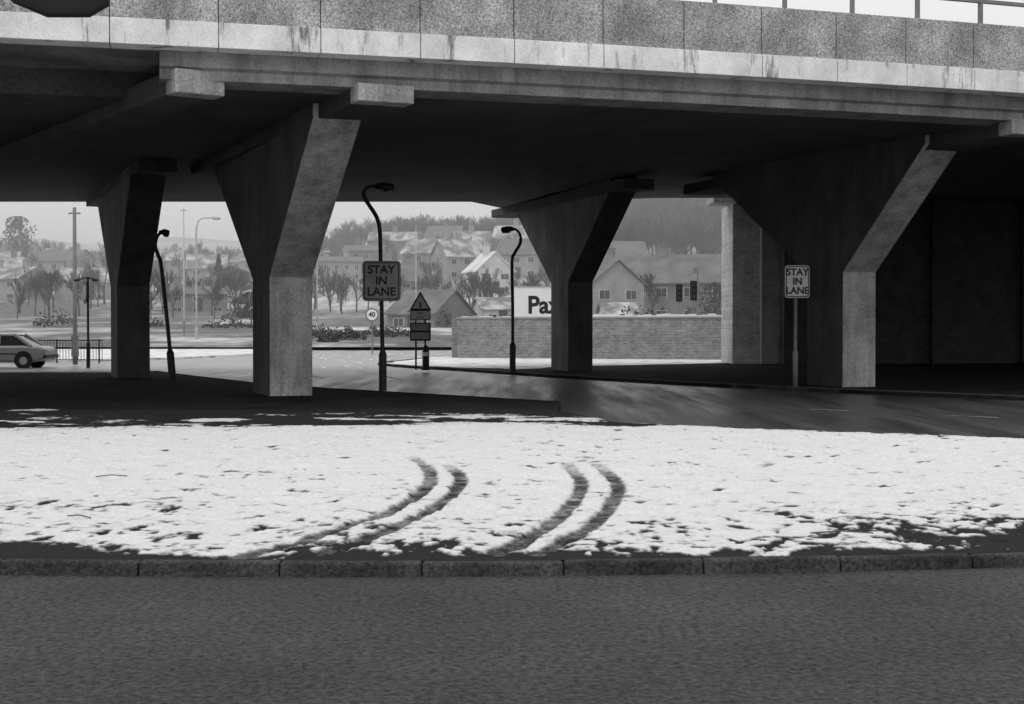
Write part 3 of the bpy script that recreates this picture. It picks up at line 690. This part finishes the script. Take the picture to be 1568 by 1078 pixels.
k=MB(); k.tube([(-8.9,20,0.1),(-8.9,20,1.4),(-8.9,20,1.5)],[0.11,0.11,0.06],12); k.obj('base_compartment',M['blk'],nl)
for px,D,yt,r in ((282,118,318,0.06),(115,61,318,0.10),(637,140,345,0.05)):
    x=gx(px,D); z0=float(terr(x,D)) if D>104 else 0.05
    e=empty('utility_pole',(x,D,z0)); k=MB(); k.tube([(x,D,z0),(x,D,z0+1.2),(x,D,gz(yt,D))],[r*1.1,r,r*0.75],10); k.obj('shaft',M['grey'] if D<100 else M['pale'],e,True)
    k=MB(); k.box((x,D,gz(yt,D)-0.25),(0.5,0.06,0.06)); k.box((x,D,z0+0.8),(r*2.6,r*2.6,0.9)); k.obj('crossarm_and_box',M['grey'],e)
# ------------------------------------------------------------------ signs
def rounded_plate(w,h,r,th,n=6):
    pts=[]
    for cx,cz,a0 in((w/2-r,h/2-r,0),(-w/2+r,h/2-r,90),(-w/2+r,-h/2+r,180),(w/2-r,-h/2+r,270)):
        for k in range(n+1):
            a=math.radians(a0+90*k/n); pts.append((cx+r*math.cos(a),cz+r*math.sin(a)))
    m_=len(pts); v=[(x,-th/2,z) for x,z in pts]+[(x,th/2,z) for x,z in pts]
    return v,[tuple(range(m_))[::-1],tuple(range(m_,2*m_))]+[(i,(i+1)%m_,(i+1)%m_+m_,i+m_) for i in range(m_)]
def plate(name,c,w,h,r,th,rz,m,e,n=6):
    v,f=rounded_plate(w,h,r,th,n); o=mesh(name,v,f,m); o.data.transform(Matrix.Translation(c)@Matrix.Rotation(rz,4,'Z')); return par(o,e)
def stay_sign(px,D,yt,yb,w,rz,face,post,base_y,z0=0.09):
    x=gx(px,D); zt,zb=gz(yt,D),gz(yb,D); h=zt-zb; c=(zt+zb)/2
    e=empty('traffic_sign',(x,D,z0))
    nrm_=Vector((math.sin(rz),-math.cos(rz),0))
    B=Vector((x,D,c))+nrm_*0.11
    plate('backing_plate',B,w,h,0.09,0.03,rz,M['blk'],e)
    plate('rim_panel',B+nrm_*0.018,w-0.03,h-0.03,0.08,0.006,rz,face,e)
    plate('black_border',B+nrm_*0.023,w-0.07,h-0.07,0.07,0.006,rz,M['blk'],e)
    plate('sign_face',B+nrm_*0.028,w-0.12,h-0.12,0.05,0.006,rz,face,e)
    text('legend','STAY\nIN\nLANE',h*0.29,B+nrm_*0.036,rz,M['blk'],e,0.008,1.02)
    if post:
        k=MB(); k.tube([(x,D,z0),(x,D,z0+0.9),(x,D,z0+0.95),(x,D,zt-0.05)],[0.07,0.07,0.045,0.045],10); k.obj('post',M['blk'] if post==1 else M['grey'],e,True)
    k=MB(); 
    for zz in(zt-0.2,zb+0.2): k.box(Vector((x,D,zz))+nrm_*0.05,(w*0.5,0.1,0.05),rz)
    k.obj('brackets',M['blk'],e)
    return e
stay_sign(585.5,34.5,400,461,0.92,R(-4),M['signgrey'],0,604)
stay_sign(1218,37.0,406,457,0.69,R(8),M['signwhite'],2,597)
e=empty('warning_sign',(gx(644,52),52,0.09)); x=gx(644,52)
def tri(name,c,s,th,m,e_):
    h=s*0.866; v=[]
    for y in(-th/2,th/2): v+=[(c[0]-s/2,c[1]+y,c[2]),(c[0]+s/2,c[1]+y,c[2]),(c[0],c[1]+y,c[2]+h)]
    return mesh(name,v,[(0,1,2),(3,5,4),(0,3,4,1),(1,4,5,2),(2,5,3,0)],m,e_)
tri('triangle_border',(x,51.9,gz(475,52)),0.80,0.03,M['blk'],e)
tri('triangle_face',(x,51.88,gz(472.5,52)),0.60,0.03,M['signwhite'],e)
k=MB(); k.box((x,51.85,gz(467,52)),(0.06,0.02,0.2)); k.obj('symbol',M['blk'],e)
plate('plate_text_panel',(x,51.9,gz(482.5,52)),0.74,0.36,0.04,0.03,0,M['blk'],e)
plate('plate_text_face',(x,51.88,gz(482.5,52)),0.68,0.30,0.03,0.02,0,M['signwhite'],e)
text('plate_text','Part\ntime',0.15,(x,51.862,gz(482.5,52)),0,M['blk'],e,0.0)
plate('lower_plate',(x,51.9,gz(508,52)),0.76,0.66,0.04,0.03,0,M['blk'],e)
plate('lower_plate_face',(x,51.88,gz(501,52)),0.66,0.24,0.03,0.02,0,M['signgrey'],e)
plate('lower_plate_face2',(x,51.88,gz(514,52)),0.66,0.24,0.03,0.02,0,M['signgrey'],e)
k=MB(); 
for dx in(-0.17,0.17): k.tube([(x+dx,52,0.09),(x+dx,52,gz(478,52))],0.035,8)
k.obj('posts',M['blk'],e)
x2=gx(652,51.6); e=empty('bollard',(x2,51.6,0.09)); k=MB(); k.tube([(x2,51.6,0.09),(x2,51.6,0.2),(x2,51.6,0.85),(x2,51.6,0.95),(x2,51.6,1.0)],[0.16,0.13,0.12,0.09,0.02],14); k.obj('body',M['blk'],e,True)
k=MB(); k.tube([(x2,51.6,0.6),(x2,51.6,0.75)],0.135,14); k.obj('reflective_band',M['white'],e)
def disc(name,c,r,th,rz,m,e_): return plate(name,c,2*r,2*r,r*0.999,th,rz,m,e_,12)
x=gx(570,88); e=empty('speed_limit_sign',(x,88,0.0)); zc=gz(482,88)
disc('disc_rim',(x,87.9,zc),0.42,0.03,0,M['grey'],e); disc('disc_face',(x,87.88,zc),0.33,0.03,0,M['white'],e); text('numerals','40',0.42,(x,87.86,zc),0,M['blk'],e,0.01)
k=MB(); k.tube([(x,88,0),(x,88,zc+0.3)],0.04,8); k.obj('post',M['grey'],e)
x=gx(135,58); e=empty('traffic_sign',(x,58,0.0)); zc=gz(448,58)
rz=R(-62); nn_=Vector((math.sin(rz),-math.cos(rz),0)); c0=Vector((x,58,zc))+nn_*0.12
disc('disc_back',c0,0.46,0.03,rz,M['blk'],e); disc('disc_face',c0+nn_*0.02,0.33,0.02,rz,M['signgrey'],e)
k=MB(); k.tube([(x,58,0),(x,58,1.0),(x,58,1.05),(x,58,zc+0.6)],[0.08,0.08,0.05,0.05],10); k.tube([(x-0.45,58,zc+0.52),(x,58,zc+0.62),(x+0.3,58,zc+0.52)],0.03,8); k.box((x-0.45,58,zc+0.5),(0.22,0.12,0.08)); k.box((x+0.3,58,zc+0.5),(0.22,0.12,0.08)); k.obj('post_and_sign_lights',M['blk'],e)
def signal(px,D,yt,yb):
    x=gx(px,D); zt,zb=gz(yt,D),gz(yb,D); e=empty('traffic_light',(x,D,0)); h=zt-zb
    k=MB(); k.tube([(x,D+0.18,0),(x,D+0.18,zt+0.1)],0.055,10); k.obj('post',M['grey'],e)
    k=MB(); k.box((x,D,(zt+zb)/2),(0.26,0.22,h)); k.box((x,D+0.07,(zt+zb)/2),(0.38,0.03,h+0.15)); k.obj('head_and_backboard',M['blk'],e,bevel=0.02)
    k=MB(); k2=MB()
    for i in range(3):
        z_=zt-h*(i+0.5)/3; k.tube([(x,D-0.11,z_),(x,D-0.14,z_)],0.075,14); 
        k2.box((x,D-0.2,z_+0.12),(0.22,0.2,0.02))
    k.obj('lenses',M['kerb2'],e); k2.obj('visors',M['blk'],e)
signal(1040,84,437,460); signal(1062,80,432,458); 
x=gx(1068,80); e=empty('utility_pole',(x,80,0)); k=MB(); k.tube([(x,80,0),(x,80,gz(412,80))],0.05,8); k.box((x-0.1,80,gz(414,80)),(0.3,0.15,0.35)); k.obj('shaft',M['grey'],e)
gr=empty('guard_railing',(-21,66,0)); k=MB()
n=int(8/0.14)
for i in range(n+1):
    x=-27+i*0.14
    if i%14==0: k.box((x,66,0.55),(0.06,0.06,1.1))
    else: k.box((x,66,0.58),(0.025,0.02,0.86))
k.box((-23,66,1.05),(8,0.05,0.05)); k.box((-23,66,0.15),(8,0.04,0.04)); k.obj('bars',M['blk'],gr)
# ------------------------------------------------------------------ parked car
def car(xr,y,paint,L=4.25,W=1.66,name='car'):
    e=empty(name,(xr-L/2,y,0)); T=Matrix.Translation((xr-L,y,0))
    def tf(o): o.data.transform(T); return par(o,e)
    prof=[(0.0,0.42,0.62),(0.08,0.30,0.70),(0.5,0.24,0.78),(1.15,0.22,0.86),(2.2,0.22,0.90),(3.3,0.22,0.91),(3.95,0.26,0.88),(4.2,0.34,0.80),(4.25,0.45,0.70)]
    v=[];f=[]; ring=10
    for x,zb,zt in prof:
        w=W/2*(0.9 if x in(0.0,4.25) else (0.96 if x in (0.08,4.2) else 1.0))
        zm=(zb+zt)/2
        v+=[(x,-w*0.93,zb),(x,-w,zb+0.12),(x,-w,zm+0.02),(x,-w*0.985,zt-0.08),(x,-w*0.9,zt),(x,w*0.9,zt),(x,w*0.985,zt-0.08),(x,w,zm+0.02),(x,w,zb+0.12),(x,w*0.93,zb)]
    for i in range(len(prof)-1):
        for j in range(ring): f.append((i*ring+j,i*ring+(j+1)%ring,(i+1)*ring+(j+1)%ring,(i+1)*ring+j))
    f.append(tuple(range(ring))); f.append(tuple((len(prof)-1)*ring+j for j in range(ring)))
    tf(mesh('body',v,f,paint,smooth=False))
    def cab(a0,a1,b0,b1,z0,z1,w0,w1,nm,m):
        v=[(a0,-w0,z0),(a1,-w0,z0),(a1,w0,z0),(a0,w0,z0),(b0,-w1,z1),(b1,-w1,z1),(b1,w1,z1),(b0,w1,z1)]
        k=MB(); k.hexa(v[:4],v[4:]); return tf(k.obj(nm,m,bevel=0.03))
    cab(1.15,3.75,1.78,2.95,0.87,1.34,W/2*0.9,W/2*0.72,'cabin',M['glass'])
    cab(1.72,3.02,1.86,2.88,1.335,1.385,W/2*0.735,W/2*0.68,'roof_panel',paint)
    k=MB()
    for s in(-1,1):
        for (xa,xb,w_) in((1.15,1.76,0.06),(2.42,2.42,0.06),(3.7,2.98,0.16)):
            k.tube([(xa,s*W/2*0.905,0.87),(xb,s*W/2*0.735,1.35)],0.035 if w_<0.1 else 0.07,6)
    tf(k.obj('pillars',paint))
    k=MB(); h=MB(); ar=MB()
    for x in(0.78,3.4):
        for s in(-1,1):
            yy=s*(W/2-0.09)
            k.tube([(x,yy-0.09,0.3),(x,yy-0.06,0.3),(x,yy+0.06,0.3),(x,yy+0.09,0.3)],[0.26,0.3,0.3,0.26],20)
            h.tube([(x,yy+s*0.085,0.3),(x,yy+s*0.10,0.3)],[0.18,0.15],16)
            ar.tube([(x,s*(W/2-0.12),0.33),(x,s*(W/2+0.004),0.33)],0.37,20)
    tf(ar.obj('wheel_arches',M['blk'])); tf(k.obj('tyres',M['tyre'])); tf(h.obj('hubcaps',M['pale']))
    k=MB(); k.box((0.0,0,0.45),(0.14,W*0.96,0.14)); k.box((L,0,0.47),(0.14,W*0.96,0.14)); k.box((2.1,-W/2-0.005,0.58),(2.0,0.02,0.05)); k.box((2.1,W/2+0.005,0.58),(2.0,0.02,0.05)); tf(k.obj('bumpers_and_trim',M['blk'],bevel=0.02))
    k=MB(); 
    for s in(-1,1): k.box((L-0.02,s*0.62,0.68),(0.06,0.3,0.14)); k.box((0.03,s*0.6,0.6),(0.06,0.32,0.14))
    tf(k.obj('lamps',M['signgrey']))
    return e
car(gx(78,58),58,M['carpaint'],name='parked_car')
# ------------------------------------------------------------------ camera, light, sky
cam=bpy.data.cameras.new('camera'); co_=bpy.data.objects.new('camera',cam); link(co_)
cam.sensor_width=36; cam.lens=F/1568*36; cam.clip_end=6000; cam.clip_start=0.1
co_.location=(0,0,EYE); co_.rotation_euler=(math.pi/2-math.atan((539-HZ)/F),0,0); scene.camera=co_
el=R(58); azd=R(-150)
sdir=Vector((math.sin(azd)*math.cos(el),math.cos(azd)*math.cos(el),math.sin(el)))
su=bpy.data.lights.new('sun','SUN'); su.energy=0.6; su.angle=R(40); su.color=(1,1,1)
so=bpy.data.objects.new('sun',su); link(so); so.rotation_euler=(-sdir).to_track_quat('-Z','Y').to_euler(); so.location=(0,-20,40)
w=bpy.data.worlds.new('World'); scene.world=w; w.use_nodes=True; nt=w.node_tree; N=nt.nodes; L=nt.links
sk=N.new('ShaderNodeTexSky'); sk.sky_type='NISHITA'; sk.sun_disc=False; sk.sun_elevation=el; sk.sun_rotation=azd; sk.air_density=1.0; sk.dust_density=8.0; sk.ozone_density=0.5
bw_=N.new('ShaderNodeRGBToBW'); L.new(sk.outputs[0],bw_.inputs[0])
mx=N.new('ShaderNodeMixRGB'); mx.inputs[0].default_value=0.85; L.new(bw_.outputs[0],mx.inputs[1]); mx.inputs[2].default_value=g(8.2)   # overcast cloud layer
L.new(mx.outputs[0],N['Background'].inputs['Color']); N['Background'].inputs['Strength'].default_value=0.13
scene.view_settings.view_transform='Standard'; scene.view_settings.look='None'; scene.view_settings.exposure=0
